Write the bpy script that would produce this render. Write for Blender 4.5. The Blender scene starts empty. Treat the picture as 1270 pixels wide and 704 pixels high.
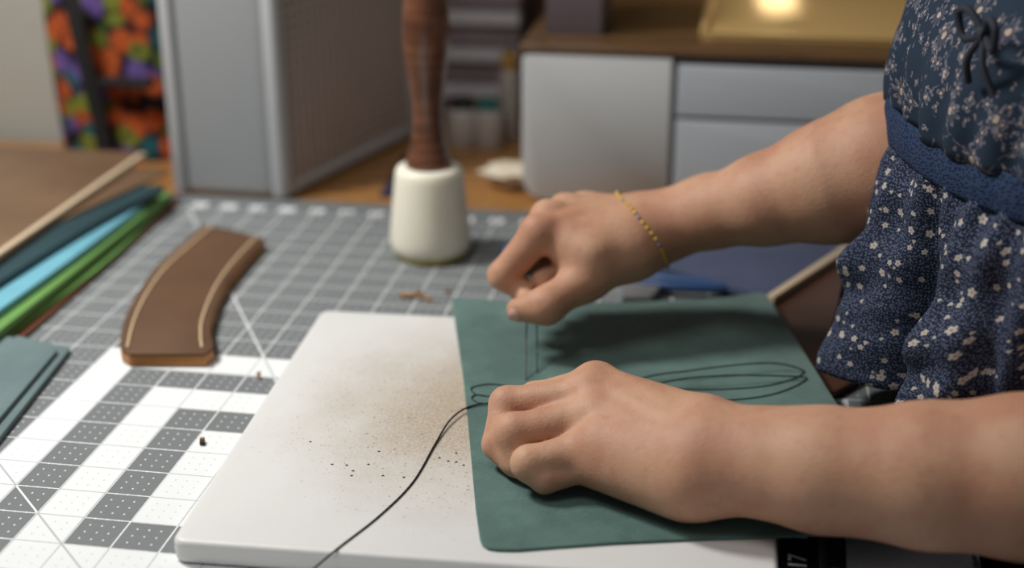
import bpy, bmesh, math, random
import numpy as np
from mathutils import Vector, Matrix
random.seed(7); np.random.seed(7)
S = 0.01                                   # everything below is written in centimetres
SC = bpy.context.scene
COL = SC.collection
R = math.radians

def lin(c):
    f = lambda v: v/12.92 if v <= .04045 else ((v+.055)/1.055)**2.4
    return tuple(f(v/255) for v in c)+(1,)

# ------------------------------------------------------------------ camera
CAM_C = np.array([37.30, -61.54, 37.98])
CAM_R = np.array([[0.9862652, 0.1651633, -0.0014275],
                  [0.0594552, -0.3630708, -0.9298627],
                  [-0.1540975, 0.9170064, -0.3679039]])   # rows: right, down, forward
cam = bpy.data.cameras.new('camera')
cam.lens = 50.0; cam.sensor_width = 36.0
cam.clip_start = .01; cam.clip_end = 50
cam.dof.use_dof = True; cam.dof.focus_distance = .755; cam.dof.aperture_fstop = 3.2
co = bpy.data.objects.new('camera', cam); COL.objects.link(co)
m = Matrix.Identity(4)
for i in range(3):
    m[i][0] = CAM_R[0][i]; m[i][1] = -CAM_R[1][i]; m[i][2] = -CAM_R[2][i]; m[i][3] = CAM_C[i]*S
co.matrix_world = m
SC.camera = co

# ------------------------------------------------------------------ world, lights, exposure
w = bpy.data.worlds.new('world'); SC.world = w; w.use_nodes = True
bg = w.node_tree.nodes['Background']; bg.inputs[0].default_value = (.92, .96, 1, 1); bg.inputs[1].default_value = .1
SC.view_settings.view_transform = 'Standard'; SC.view_settings.look = 'None'
SC.view_settings.gamma = 1; SC.view_settings.use_curve_mapping = False
SC.view_settings.exposure = 0.0

def area(name, loc, target, size, power, color, shape='DISK'):
    l = bpy.data.lights.new(name, 'AREA'); l.energy = power; l.size = size*S; l.shape = shape; l.color = color
    o = bpy.data.objects.new(name, l); COL.objects.link(o)
    o.location = Vector(loc)*S
    o.rotation_euler = (Vector(target)-Vector(loc)).to_track_quat('-Z', 'Y').to_euler()
    return o
area('work_lamp_light', (-37, 20, 80), (20, 8, 0), 20, 9.2, (1, .975, .945))
area('front_fill_light', (-16, -36, 150), (18, 25, 0), 60, 5.8, (1, .95, .9))  # added fill from high in front, brightens the purifier and drawers
def bulb(name, loc, r, power, color):
    l = bpy.data.lights.new(name, 'POINT'); l.energy = power; l.shadow_soft_size = r*S; l.color = color
    o = bpy.data.objects.new(name, l); COL.objects.link(o); o.location = Vector(loc)*S
bulb('shelf_bulb', (39.5, 98, 18.6), 2.4, .2, (1, .76, .42))

# ------------------------------------------------------------------ helpers
def at(x, y, z=None, Y=None):
    """the point of the place seen at pixel x, y at height z (or depth row Y), in cm"""
    r = CAM_R.T @ np.array([(x-635)/1764., (y-352)/1764., 1.])
    t = (z-CAM_C[2])/r[2] if z is not None else (Y-CAM_C[1])/r[1]
    return CAM_C+t*r

def link(name, me, mat=None, parent=None, smooth=True):
    o = bpy.data.objects.new(name, me); COL.objects.link(o)
    if mat: me.materials.append(mat)
    if smooth is True: me.shade_smooth()
    if parent: o.parent = parent
    return o
def auto(o, ang=35):
    me = o.data; me.shade_smooth()
    bm = bmesh.new(); bm.from_mesh(me)
    for e in bm.edges:
        if len(e.link_faces) == 2 and e.calc_face_angle(0) > R(ang): e.smooth = False
    bm.to_mesh(me); bm.free(); return o

class MB:
    """collects shapes (cm) into one mesh"""
    def __init__(s): s.v = []; s.f = []
    def add(s, v, f):
        n = len(s.v); s.v += [tuple(map(float, p)) for p in v]; s.f += [tuple(i+n for i in q) for q in f]; return s
    def prism(s, pts, z0, z1, bev=0.0, seg=2):
        pts = [np.array(p[:2], float) for p in pts]
        ar = sum(a[0]*b[1]-a[1]*b[0] for a, b in zip(pts, pts[1:]+pts[:1]))
        if ar < 0: pts = pts[::-1]
        n = len(pts)
        nor = []
        for i in range(n):
            a, b, c = pts[i-1], pts[i], pts[(i+1) % n]
            d1 = (b-a)/(np.linalg.norm(b-a)+1e-9); d2 = (c-b)/(np.linalg.norm(c-b)+1e-9)
            n1 = np.array([-d1[1], d1[0]]); n2 = np.array([-d2[1], d2[0]])
            k = n1+n2; k = k/max(.5, 1+n1@n2); nor.append(k)
        rings = []
        if bev > 0:
            for j in range(seg+1):
                t = math.pi/2*j/seg; rings.append((bev*(1-math.sin(t)), z0+bev*(1-math.cos(t))))
            for j in range(seg+1):
                t = math.pi/2*j/seg; rings.append((bev*(1-math.cos(t)), z1-bev*(1-math.sin(t))))
        else: rings = [(0, z0), (0, z1)]
        v = []; f = []
        for ins, z in rings:
            for p, q in zip(pts, nor): r = p+q*ins; v.append((r[0], r[1], z))
        for k in range(len(rings)-1):
            for i in range(n):
                j = (i+1) % n; f.append((k*n+i, k*n+j, (k+1)*n+j, (k+1)*n+i))
        f.append(tuple(range(n-1, -1, -1))); f.append(tuple((len(rings)-1)*n+i for i in range(n)))
        return s.add(v, f)
    def box(s, x0, x1, y0, y1, z0, z1, bev=0.0, seg=2):
        return s.prism([(x0, y0), (x1, y0), (x1, y1), (x0, y1)], z0, z1, bev, seg)
    def rbox(s, x0, x1, y0, y1, z0, z1, r, bev=0.0, n=6):
        return s.prism(rrect(x0, x1, y0, y1, r, n), z0, z1, bev)
    def lathe(s, prof, c=(0, 0, 0), n=40):
        v = []; f = []
        for r, z in prof:
            for i in range(n):
                a = 2*math.pi*i/n; v.append((c[0]+r*math.cos(a), c[1]+r*math.sin(a), c[2]+z))
        for k in range(len(prof)-1):
            for i in range(n):
                j = (i+1) % n; f.append((k*n+i, k*n+j, (k+1)*n+j, (k+1)*n+i))
        f.append(tuple(range(n-1, -1, -1))); f.append(tuple((len(prof)-1)*n+i for i in range(n)))
        return s.add(v, f)
    def tube(s, pts, r, n=8, closed=False):
        pts = [np.array(p, float) for p in pts]; N = len(pts)
        rr = r if hasattr(r, '__len__') else [r]*N
        v = []; f = []; up = None
        for i in range(N):
            if closed: t = pts[(i+1) % N]-pts[i-1]
            else: t = pts[min(i+1, N-1)]-pts[max(i-1, 0)]
            t = t/(np.linalg.norm(t)+1e-12)
            if up is None:
                up = np.array([0, 0, 1.]) if abs(t[2]) < .9 else np.array([1., 0, 0])
            up = up-t*(up@t); up /= np.linalg.norm(up)+1e-12
            b = np.cross(t, up)
            for k in range(n):
                a = 2*math.pi*k/n; v.append(pts[i]+rr[i]*(math.cos(a)*up+math.sin(a)*b))
        for i in range(N if closed else N-1):
            i2 = (i+1) % N
            for k in range(n):
                k2 = (k+1) % n; f.append((i*n+k, i*n+k2, i2*n+k2, i2*n+k))
        if not closed: f.append(tuple(range(n-1, -1, -1))); f.append(tuple((N-1)*n+k for k in range(n)))
        return s.add(v, f)
    def build(s, name, mat, parent=None, smooth=35, off=(0, 0, 0)):
        me = bpy.data.meshes.new(name)
        me.from_pydata([tuple((c-o)*S for c, o in zip(p, off)) for p in s.v], [], s.f); me.update()
        bm = bmesh.new(); bm.from_mesh(me); bmesh.ops.recalc_face_normals(bm, faces=bm.faces); bm.to_mesh(me); bm.free()
        o = link(name, me, mat, parent, smooth=False)
        if smooth: auto(o, smooth)
        return o
def rrect(x0, x1, y0, y1, r, n=6):
    o = []
    for cx, cy, a0 in ((x1-r, y0+r, -90), (x1-r, y1-r, 0), (x0+r, y1-r, 90), (x0+r, y0+r, 180)):
        for i in range(n+1): a = R(a0+90*i/n); o.append((cx+r*math.cos(a), cy+r*math.sin(a)))
    return o
def round_poly(pts, r, n=5):
    out = []; pts = [np.array(p[:2], float) for p in pts]; N = len(pts)
    for i in range(N):
        a, b, c = pts[i-1], pts[i], pts[(i+1) % N]
        rr = r[i] if hasattr(r, '__len__') else r
        p = b+(a-b)/np.linalg.norm(a-b)*min(rr, .45*np.linalg.norm(a-b)); q = b+(c-b)/np.linalg.norm(c-b)*min(rr, .45*np.linalg.norm(c-b))
        for k in range(n+1): t = k/n; out.append((1-t)**2*p+2*t*(1-t)*b+t*t*q)
    return out
def spline(pts, n=10, closed=False):
    P = [np.array(p, float) for p in pts]; N = len(P); out = []
    for i in range(N if closed else N-1):
        if closed: a, b, c, d = P[i-1], P[i], P[(i+1) % N], P[(i+2) % N]
        else: a, b, c, d = P[max(i-1, 0)], P[i], P[i+1], P[min(i+2, N-1)]
        for k in range(n):
            t = k/n; out.append(.5*((2*b)+(-a+c)*t+(2*a-5*b+4*c-d)*t*t+(-a+3*b-3*c+d)*t**3))
    if not closed: out.append(P[-1])
    return out
def tag(o, label, cat, group=None):
    o['label'] = label; o['category'] = cat
    if group: o['group'] = group
    return o
def thing(name, loc, label, cat, group=None):
    o = bpy.data.objects.new(name, None); o.empty_display_size = .02; COL.objects.link(o)
    o.location = Vector(loc)*S; return tag(o, label, cat, group)
def struct(o): o['kind'] = 'structure'; return o
def stuff(o): o['kind'] = 'stuff'; return o
def part(mb, name, mat, root, smooth=35):
    """build mesh given in place coordinates as a child of root (an Empty without rotation)"""
    L = [c/S for c in root.location]
    p = root.parent
    while p: L = [a+c/S for a, c in zip(L, p.location)]; p = p.parent
    return mb.build(name, mat, root, smooth, off=L)

# ------------------------------------------------------------------ materials
class NT:
    def __init__(s, name, rough=.5, spec=.5, **kw):
        s.m = bpy.data.materials.new(name); s.m.use_nodes = True
        s.t = s.m.node_tree; s.p = s.t.nodes['Principled BSDF']
        s.p.inputs['Roughness'].default_value = rough; s.p.inputs['Specular IOR Level'].default_value = spec
        for k, v in kw.items(): s.p.inputs[k].default_value = v
    def n(s, ty, **kw):
        nd = s.t.nodes.new(ty)
        for k, v in kw.items():
            if hasattr(nd, k): setattr(nd, k, v)
        return nd
    def l(s, a, b): s.t.links.new(a, b)
    def val(s, x, sock):
        if isinstance(x, (int, float)): sock.default_value = x
        elif isinstance(x, tuple): sock.default_value = x
        else: s.l(x, sock)
    def math(s, op, a, b=0.0, c=0.0, clamp=False):
        nd = s.n('ShaderNodeMath', operation=op); nd.use_clamp = clamp
        for i, x in enumerate((a, b, c)): s.val(x, nd.inputs[i])
        return nd.outputs[0]
    def vmath(s, op, a, b=(0, 0, 0)):
        nd = s.n('ShaderNodeVectorMath', operation=op); s.val(a, nd.inputs[0])
        if op == 'SCALE': s.val(b, nd.inputs['Scale'])
        else: s.val(b, nd.inputs[1])
        return nd.outputs['Value'] if op in ('LENGTH', 'DISTANCE', 'DOT_PRODUCT') else nd.outputs[0]
    def mix(s, fac, a, b, mode='MIX'):
        nd = s.n('ShaderNodeMix', data_type='RGBA', blend_type=mode)
        s.val(fac, nd.inputs[0]); s.val(a, nd.inputs[6]); s.val(b, nd.inputs[7]); return nd.outputs[2]
    def obj(s): return s.n('ShaderNodeTexCoord').outputs['Object']
    def uv(s): return s.n('ShaderNodeTexCoord').outputs['UV']
    def mapping(s, vec, scale=(1, 1, 1), loc=(0, 0, 0), rot=(0, 0, 0)):
        nd = s.n('ShaderNodeMapping'); s.l(vec, nd.inputs[0]); nd.inputs[1].default_value = loc
        nd.inputs[2].default_value = rot; nd.inputs[3].default_value = scale; return nd.outputs[0]
    def noise(s, vec, scale, detail=4, rough=.55, dist=0):
        nd = s.n('ShaderNodeTexNoise'); s.l(vec, nd.inputs['Vector']); nd.inputs['Scale'].default_value = scale
        nd.inputs['Detail'].default_value = detail; nd.inputs['Roughness'].default_value = rough; nd.inputs['Distortion'].default_value = dist
        return nd.outputs[0]
    def ramp(s, x, stops):
        nd = s.n('ShaderNodeValToRGB'); s.l(x, nd.inputs[0]); e = nd.color_ramp.elements
        while len(e) < len(stops): e.new(.5)
        for q, (p, c) in zip(e, stops): q.position = p; q.color = c if len(c) == 4 else lin(c)
        return nd.outputs[0]
    def sstep(s, x, a, b):
        nd = s.n('ShaderNodeMapRange', interpolation_type='SMOOTHSTEP'); s.l(x, nd.inputs[0])
        nd.inputs[1].default_value = a; nd.inputs[2].default_value = b; return nd.outputs[0]
    def base(s, c): s.val(c, s.p.inputs['Base Color']); return s
    def bump(s, h, strength=.3, dist=.001):
        nd = s.n('ShaderNodeBump'); s.l(h, nd.inputs['Height']); nd.inputs['Strength'].default_value = strength
        nd.inputs['Distance'].default_value = dist; s.l(nd.outputs[0], s.p.inputs['Normal']); return s
def plain(name, c, rough=.5, spec=.5, var=.06, scale=40, bump=.0, **kw):
    n = NT(name, rough, spec, **kw); o = n.obj(); x = n.noise(o, scale)
    c0 = lin(c); lo = tuple(v*(1-var) for v in c0[:3])+(1,); hi = tuple(min(1, v*(1+var)) for v in c0[:3])+(1,)
    n.base(n.mix(x, lo, hi))
    if bump: n.bump(n.noise(o, scale*6), bump, .001)
    return n.m

def mat_skin():
    n = NT('skin', .56, .32); o = n.obj()
    a = n.noise(o, 28, 3); b = n.noise(o, 160, 4)
    c = n.mix(n.sstep(a, .35, .68), lin((192, 150, 122)), lin((180, 132, 106)))
    c = n.mix(n.math('MULTIPLY', n.sstep(b, .5, .8), .35), c, lin((164, 106, 82)))
    n.base(c)
    n.p.inputs['Subsurface Weight'].default_value = .12
    n.p.inputs['Subsurface Radius'].default_value = (.8, .4, .25); n.p.inputs['Subsurface Scale'].default_value = .004
    vor = n.n('ShaderNodeTexVoronoi'); n.l(o, vor.inputs['Vector']); vor.inputs['Scale'].default_value = 900
    h = n.math('ADD', n.math('MULTIPLY', n.noise(o, 420, 4), .7), n.math('MULTIPLY', vor.outputs[0], .35))
    n.bump(h, .4, .0007); return n.m
SKIN = mat_skin()
NAIL = plain('nail', (216, 172, 158), .3, .5)

def mat_mat():
    n = NT('cutting_mat_print', .62, .35); o = n.obj()
    sep = n.n('ShaderNodeSeparateXYZ'); n.l(o, sep.inputs[0])
    u = n.math('MULTIPLY', sep.outputs[0], 1/.0254); v = n.math('MULTIPLY', sep.outputs[1], 1/.0254)
    gt = lambda a, b: n.math('GREATER_THAN', a, b)
    lt = lambda a, b: n.math('LESS_THAN', a, b)
    A = lambda *q: q[0] if len(q) == 1 else n.math('MULTIPLY', q[0], A(*q[1:]))
    O = lambda *q: q[0] if len(q) == 1 else n.math('MAXIMUM', q[0], O(*q[1:]))
    B = lambda x, a, b: A(gt(x, a), lt(x, b))
    e = .03
    white = O(A(B(u, -1-e, e), B(v, -6, 7)), A(B(u, -1-e, 17.5), B(v, 5.93, 7)),
              A(B(u, 1-e, 2+e), lt(v, 5)), A(B(u, 1, 17.5), B(v, 4, 5)),
              A(B(u, 3, 17.5), B(v, -1, 3)), A(B(u, 1-e, 17.5), B(v, -14, -2)))
    fr = lambda x: n.math('ABSOLUTE', n.math('SUBTRACT', n.math('FRACT', n.math('ADD', x, 100.5)), .5))
    lw = .0145
    ingrid = A(gt(u, -4.02), lt(u, 20.02), lt(v, 18.02))
    line = A(O(lt(fr(u), lw), lt(fr(v), lw)), ingrid)
    # diagonals: 45 degrees through (0,0) and (1,-1), 60 degrees through (3,7.18)
    d45 = lt(n.math('ABSOLUTE', n.math('ADD', u, v)), .03)
    d60 = lt(n.math('ABSOLUTE', n.math('ADD', n.math('MULTIPLY', n.math('SUBTRACT', u, 2.99), .866), n.math('MULTIPLY', n.math('SUBTRACT', v, 7.18), .5))), .02)
    line = O(line, A(O(d45, d60), ingrid))
    # quarter-inch dots, longer across than along
    q = lambda x: n.math('SUBTRACT', n.math('FRACT', n.math('MULTIPLY', n.math('ADD', x, 100.125), 4)), .5)
    r2 = n.math('ADD', n.math('POWER', n.math('MULTIPLY', q(u), 1.0), 2.0), n.math('POWER', n.math('MULTIPLY', q(v), .7), 2.0))
    dot = A(lt(r2, .0062), ingrid)
    gray = n.mix(n.noise(o, 300, 3), lin((106, 111, 112)), lin((115, 120, 121)))
    wh = n.mix(n.noise(o, 25, 3), lin((222, 225, 226)), lin((230, 233, 234)))
    c = n.mix(white, gray, wh)
    mark = n.mix(white, lin((236, 238, 238)), lin((176, 181, 182)))
    dmark = n.mix(white, lin((220, 223, 223)), lin((196, 200, 201)))
    c = n.mix(dot, c, dmark); c = n.mix(line, c, mark)
    # worn blade scratches
    sc = n.noise(n.mapping(o, (30, 500, 1), rot=(0, 0, .6)), 1.0, 3)
    c = n.mix(n.math('MULTIPLY', n.sstep(sc, .68, .74), .25), c, lin((200, 203, 203)))
    n.base(c); n.bump(n.noise(o, 2500, 2), .15, .0003); return n.m

def mat_board():
    n = NT('white_poly_board', .42, .45); o = n.obj()
    sep = n.n('ShaderNodeSeparateXYZ'); n.l(o, sep.inputs[0])
    x = n.math('MULTIPLY', sep.outputs[0], 100); y = n.math('MULTIPLY', sep.outputs[1], 100)
    # worn, stained patch in the middle of the board (its own coordinates)
    dx = n.math('DIVIDE', n.math('SUBTRACT', x, 11.8), 10.0); dy = n.math('DIVIDE', n.math('SUBTRACT', y, 16.0), 12.0)
    d = n.math('SQRT', n.math('ADD', n.math('MULTIPLY', dx, dx), n.math('MULTIPLY', dy, dy)))
    d = n.math('ADD', d, n.math('MULTIPLY', n.math('SUBTRACT', n.noise(o, 18, 5, .65), .5), .9))
    st = n.sstep(d, 1.2, .1)
    fine = n.noise(o, 700, 5, .7)
    c = n.mix(n.noise(o, 20), lin((216, 216, 214)), lin((224, 224, 222)))
    stain = n.mix(n.sstep(fine, .38, .68), lin((170, 155, 134)), lin((198, 188, 172)))
    c = n.mix(st, c, stain)
    # pale flecks and dark specks
    def specks(scale, thr, gate, col, c, amount=1.0):
        vo = n.n('ShaderNodeTexVoronoi'); n.l(o, vo.inputs['Vector']); vo.inputs['Scale'].default_value = scale
        sp = n.math('LESS_THAN', vo.outputs['Distance'], thr)
        s2 = n.n('ShaderNodeSeparateColor'); n.l(vo.outputs['Color'], s2.inputs[0])
        k = n.math('MULTIPLY', sp, n.math('LESS_THAN', s2.outputs[0], gate))
        k = n.math('MULTIPLY', k, n.math('MULTIPLY', n.sstep(d, 1.5, .3), amount))
        return n.mix(k, c, col)
    c = specks(900, .35, .5, lin((226, 220, 208)), c, .7)
    c = specks(420, .22, .22, lin((120, 104, 84)), c, .8)
    c = specks(260, .16, .10, lin((64, 56, 48)), c, .9)
    c = specks(230, .2, .05, lin((120, 140, 90)), c, .7)
    sc = n.noise(n.mapping(o, (60, 900, 1), rot=(0, 0, .9)), 1, 2)
    c = n.mix(n.math('MULTIPLY', n.sstep(sc, .66, .74), .25), c, lin((190, 180, 165)))
    n.base(c)
    n.p.inputs['Subsurface Weight'].default_value = .15; n.p.inputs['Subsurface Radius'].default_value = (1, 1, 1); n.p.inputs['Subsurface Scale'].default_value = .004
    n.bump(n.math('ADD', n.math('MULTIPLY', fine, .6), n.noise(o, 120, 3)), .22, .0006); return n.m

def mat_leather(name, c, rough=.62, scale=1.0, var=.22, bump=.35, spec=.3, sheen=.0, fleck=.5):
    n = NT(name, rough, spec); o = n.obj()
    c0 = np.array(lin(c)[:3]); t = lambda k: tuple(np.clip(c0*k, 0, 1))+(1,)
    a = n.noise(o, 22*scale, 5, .6); b = n.noise(o, 900*scale, 5, .75); f = n.noise(o, 260*scale, 4, .7)
    q = n.mix(n.sstep(a, .3, .72), t(1-var), t(1+var))
    q = n.mix(n.math('MULTIPLY', n.sstep(b, .52, .7), fleck), q, t(1.5)); q = n.mix(n.math('MULTIPLY', n.sstep(f, .35, .2), fleck), q, t(.6))
    n.base(q)
    if sheen: n.p.inputs['Sheen Weight'].default_value = sheen; n.p.inputs['Sheen Roughness'].default_value = .5
    n.bump(n.math('ADD', n.math('MULTIPLY', b, .5), n.math('ADD', n.math('MULTIPLY', f, .6), n.math('MULTIPLY', a, 2.0))), bump, .0007); return n.m

def mat_wood(name, c1, c2, rough=.35, rot=(0, 0, 0), sc=(1, 1, 1), coat=0, bands=60):
    n = NT(name, rough, .5); o = n.mapping(n.obj(), sc, rot=rot)
    wv = n.n('ShaderNodeTexWave', wave_type='BANDS', bands_direction='X'); n.l(o, wv.inputs[0]); wv.inputs['Scale'].default_value = bands
    wv.inputs['Distortion'].default_value = 3.5; wv.inputs['Detail'].default_value = 4; wv.inputs['Detail Scale'].default_value = 2
    g = n.noise(n.mapping(o, (400, 20, 20)), 1, 3)
    q = n.mix(wv.outputs[0], lin(c1), lin(c2)); q = n.mix(n.math('MULTIPLY', n.sstep(g, .45, .75), .35), q, tuple(.45*v for v in lin(c1)[:3])+(1,))
    n.base(q); n.p.inputs['Coat Weight'].default_value = coat; n.p.inputs['Coat Roughness'].default_value = .18
    return n.m

def floral_layer(n, uv, scale, gate, rad, petals, sharp, seed, thin=0.0, randomness=1.0):
    """flower mask: petals round the centres of scattered cells on the cloth"""
    p = n.mapping(uv, (1, 1, 1), loc=(seed*3.17, seed*1.73, 0))
    vo = n.n('ShaderNodeTexVoronoi', voronoi_dimensions='2D'); n.l(p, vo.inputs['Vector']); vo.inputs['Scale'].default_value = scale
    vo.inputs['Randomness'].default_value = randomness
    d = n.vmath('SUBTRACT', n.vmath('SCALE', p, scale), n.vmath('SCALE', vo.outputs['Position'], scale))
    s = n.n('ShaderNodeSeparateXYZ'); n.l(d, s.inputs[0])
    col = n.n('ShaderNodeSeparateColor'); n.l(vo.outputs['Color'], col.inputs[0])
    ang = n.math('ADD', n.math('ARCTAN2', s.outputs[1], s.outputs[0]), n.math('MULTIPLY', col.outputs[1], 6.28))
    ln = n.vmath('LENGTH', d)
    pet = n.math('ABSOLUTE', n.math('COSINE', n.math('MULTIPLY', ang, petals/2)))
    size = n.math('MULTIPLY', rad, n.math('ADD', .7, n.math('MULTIPLY', col.outputs[2], .45)))
    edge = n.math('MULTIPLY', size, n.math('ADD', 1-sharp, n.math('MULTIPLY', pet, sharp)))
    m = n.math('LESS_THAN', ln, edge)
    if thin:            # drawn in outline: hollow petals
        inner = n.math('LESS_THAN', ln, n.math('MULTIPLY', edge, thin))
        core = n.math('LESS_THAN', ln, n.math('MULTIPLY', size, .22))
        m = n.math('MULTIPLY', m, n.math('SUBTRACT', 1, n.math('MULTIPLY', inner, .75))); m = n.math('MAXIMUM', m, core)
    g = n.math('LESS_THAN', col.outputs[0], gate)
    return n.math('MULTIPLY', m, g), n.math('MULTIPLY', n.math('LESS_THAN', ln, n.math('MULTIPLY', size, .25)), g)

def cloth_bump(n, uv, k=.25):
    a = n.n('ShaderNodeTexWave', bands_direction='X'); n.l(uv, a.inputs[0]); a.inputs['Scale'].default_value = 9; a.inputs['Distortion'].default_value = 1.0
    b = n.noise(uv, 9, 3); n.bump(n.math('ADD', n.math('MULTIPLY', a.outputs[0], .25), b), k, .0012)

def mat_bodice():
    n = NT('embroidered_voile', .8, .2); uv = n.uv()
    base = n.mix(n.noise(uv, .9, 4), lin((28, 42, 58)), lin((38, 54, 71)))
    c = base
    wob = n.n('ShaderNodeTexNoise'); n.l(uv, wob.inputs['Vector']); wob.inputs['Scale'].default_value = 1.6; wob.inputs['Detail'].default_value = 3
    uw = n.vmath('ADD', uv, n.vmath('SCALE', n.vmath('SUBTRACT', wob.outputs['Color'], (.5, .5, .5)), .35))
    thread = lin((116, 112, 122))
    # curling stems
    vine = n.n('ShaderNodeTexVoronoi', voronoi_dimensions='2D', feature='DISTANCE_TO_EDGE'); n.l(n.vmath('ADD', uw, n.vmath('SCALE', wob.outputs['Color'], .5)), vine.inputs['Vector']); vine.inputs['Scale'].default_value = .5
    vm = n.math('LESS_THAN', vine.outputs['Distance'], .018)
    vm = n.math('MULTIPLY', vm, n.sstep(n.noise(uv, .8, 2), .48, .56)); c = n.mix(n.math('MULTIPLY', vm, .7), c, thread)
    for sc, gate, rad, pet, sh, seed, th in ((.6, .4, .46, 9, .8, 1, .8), (.95, .33, .42, 7, .8, 2, .7), (1.3, .33, .42, 3, .93, 3, .6), (1.9, .28, .38, 2, .95, 5, .5)):
        m_, core = floral_layer(n, uw, sc, gate, rad, pet, sh, seed, th)
        c = n.mix(n.math('MULTIPLY', m_, .85), c, thread); c = n.mix(core, c, lin((176, 158, 140)))
    n.base(c); cloth_bump(n, uv, .3); return n.m
def mat_peplum():
    n = NT('floral_cotton', .85, .2); uv = n.uv()
    c = n.mix(n.noise(uv, .7, 3), lin((25, 32, 50)), lin((34, 43, 64)))
    for sc, gate, rad, seed in ((5.2, .95, .27, 1), (5.6, .7, .22, 2)):
        m_, _ = floral_layer(n, uv, sc, gate, rad, 2, .1, seed, randomness=.75); c = n.mix(n.math('MULTIPLY', m_, .8), c, lin((102, 110, 132)))
    for sc, gate, rad, pet, seed in ((.78, .6, .2, 5, 4), (1.05, .2, .19, 5, 7), (1.5, .2, .2, 3, 9)):
        m_, core = floral_layer(n, uv, sc, gate, rad, pet, .42, seed, randomness=.8)
        c = n.mix(m_, c, lin((184, 177, 168))); c = n.mix(core, c, lin((150, 126, 104)))
    n.base(c); cloth_bump(n, uv, .25); return n.m
def mat_band():
    n = NT('lace_band', .8, .2); uv = n.uv()
    vo = n.n('ShaderNodeTexVoronoi', voronoi_dimensions='2D'); n.l(n.mapping(uv, (1, 1.7, 1)), vo.inputs['Vector']); vo.inputs['Scale'].default_value = 3.4
    k = n.sstep(vo.outputs['Distance'], .12, .42)
    h = n.math('LESS_THAN', vo.outputs['Distance'], .2)
    c = n.mix(k, lin((14, 22, 36)), lin((42, 60, 90))); c = n.mix(n.math('MULTIPLY', n.noise(uv, 6, 4), .4), c, lin((30, 48, 80)))
    n.base(c); n.bump(k, .5, .0012); return n.m
def mat_floral_bag():
    n = NT('bright_floral_cloth', .8, .2); o = n.mapping(n.obj(), (100, 100, 100))
    vo = n.n('ShaderNodeTexVoronoi'); n.l(o, vo.inputs['Vector']); vo.inputs['Scale'].default_value = .55
    s = n.n('ShaderNodeSeparateColor'); n.l(vo.outputs['Color'], s.inputs[0])
    pal = n.n('ShaderNodeValToRGB'); n.l(s.outputs[0], pal.inputs[0]); pal.color_ramp.interpolation = 'CONSTANT'
    e = pal.color_ramp.elements
    cs = [(0, (178, 84, 40)), (.3, (104, 82, 146)), (.52, (116, 124, 48)), (.72, (180, 84, 40)), (.84, (36, 88, 96)), (.92, (80, 100, 40))]
    while len(e) < len(cs): e.new(.5)
    for q, (p, c) in zip(e, cs): q.position = p; q.color = lin(c)
    k = n.sstep(vo.outputs['Distance'], .78, .45)
    c = n.mix(k, lin((20, 20, 30)), pal.outputs[0])
    c = n.mix(n.math('MULTIPLY', n.sstep(n.noise(o, .8, 3), .54, .64), .6), c, lin((18, 18, 28)))
    n.base(c); return n.m

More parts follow.
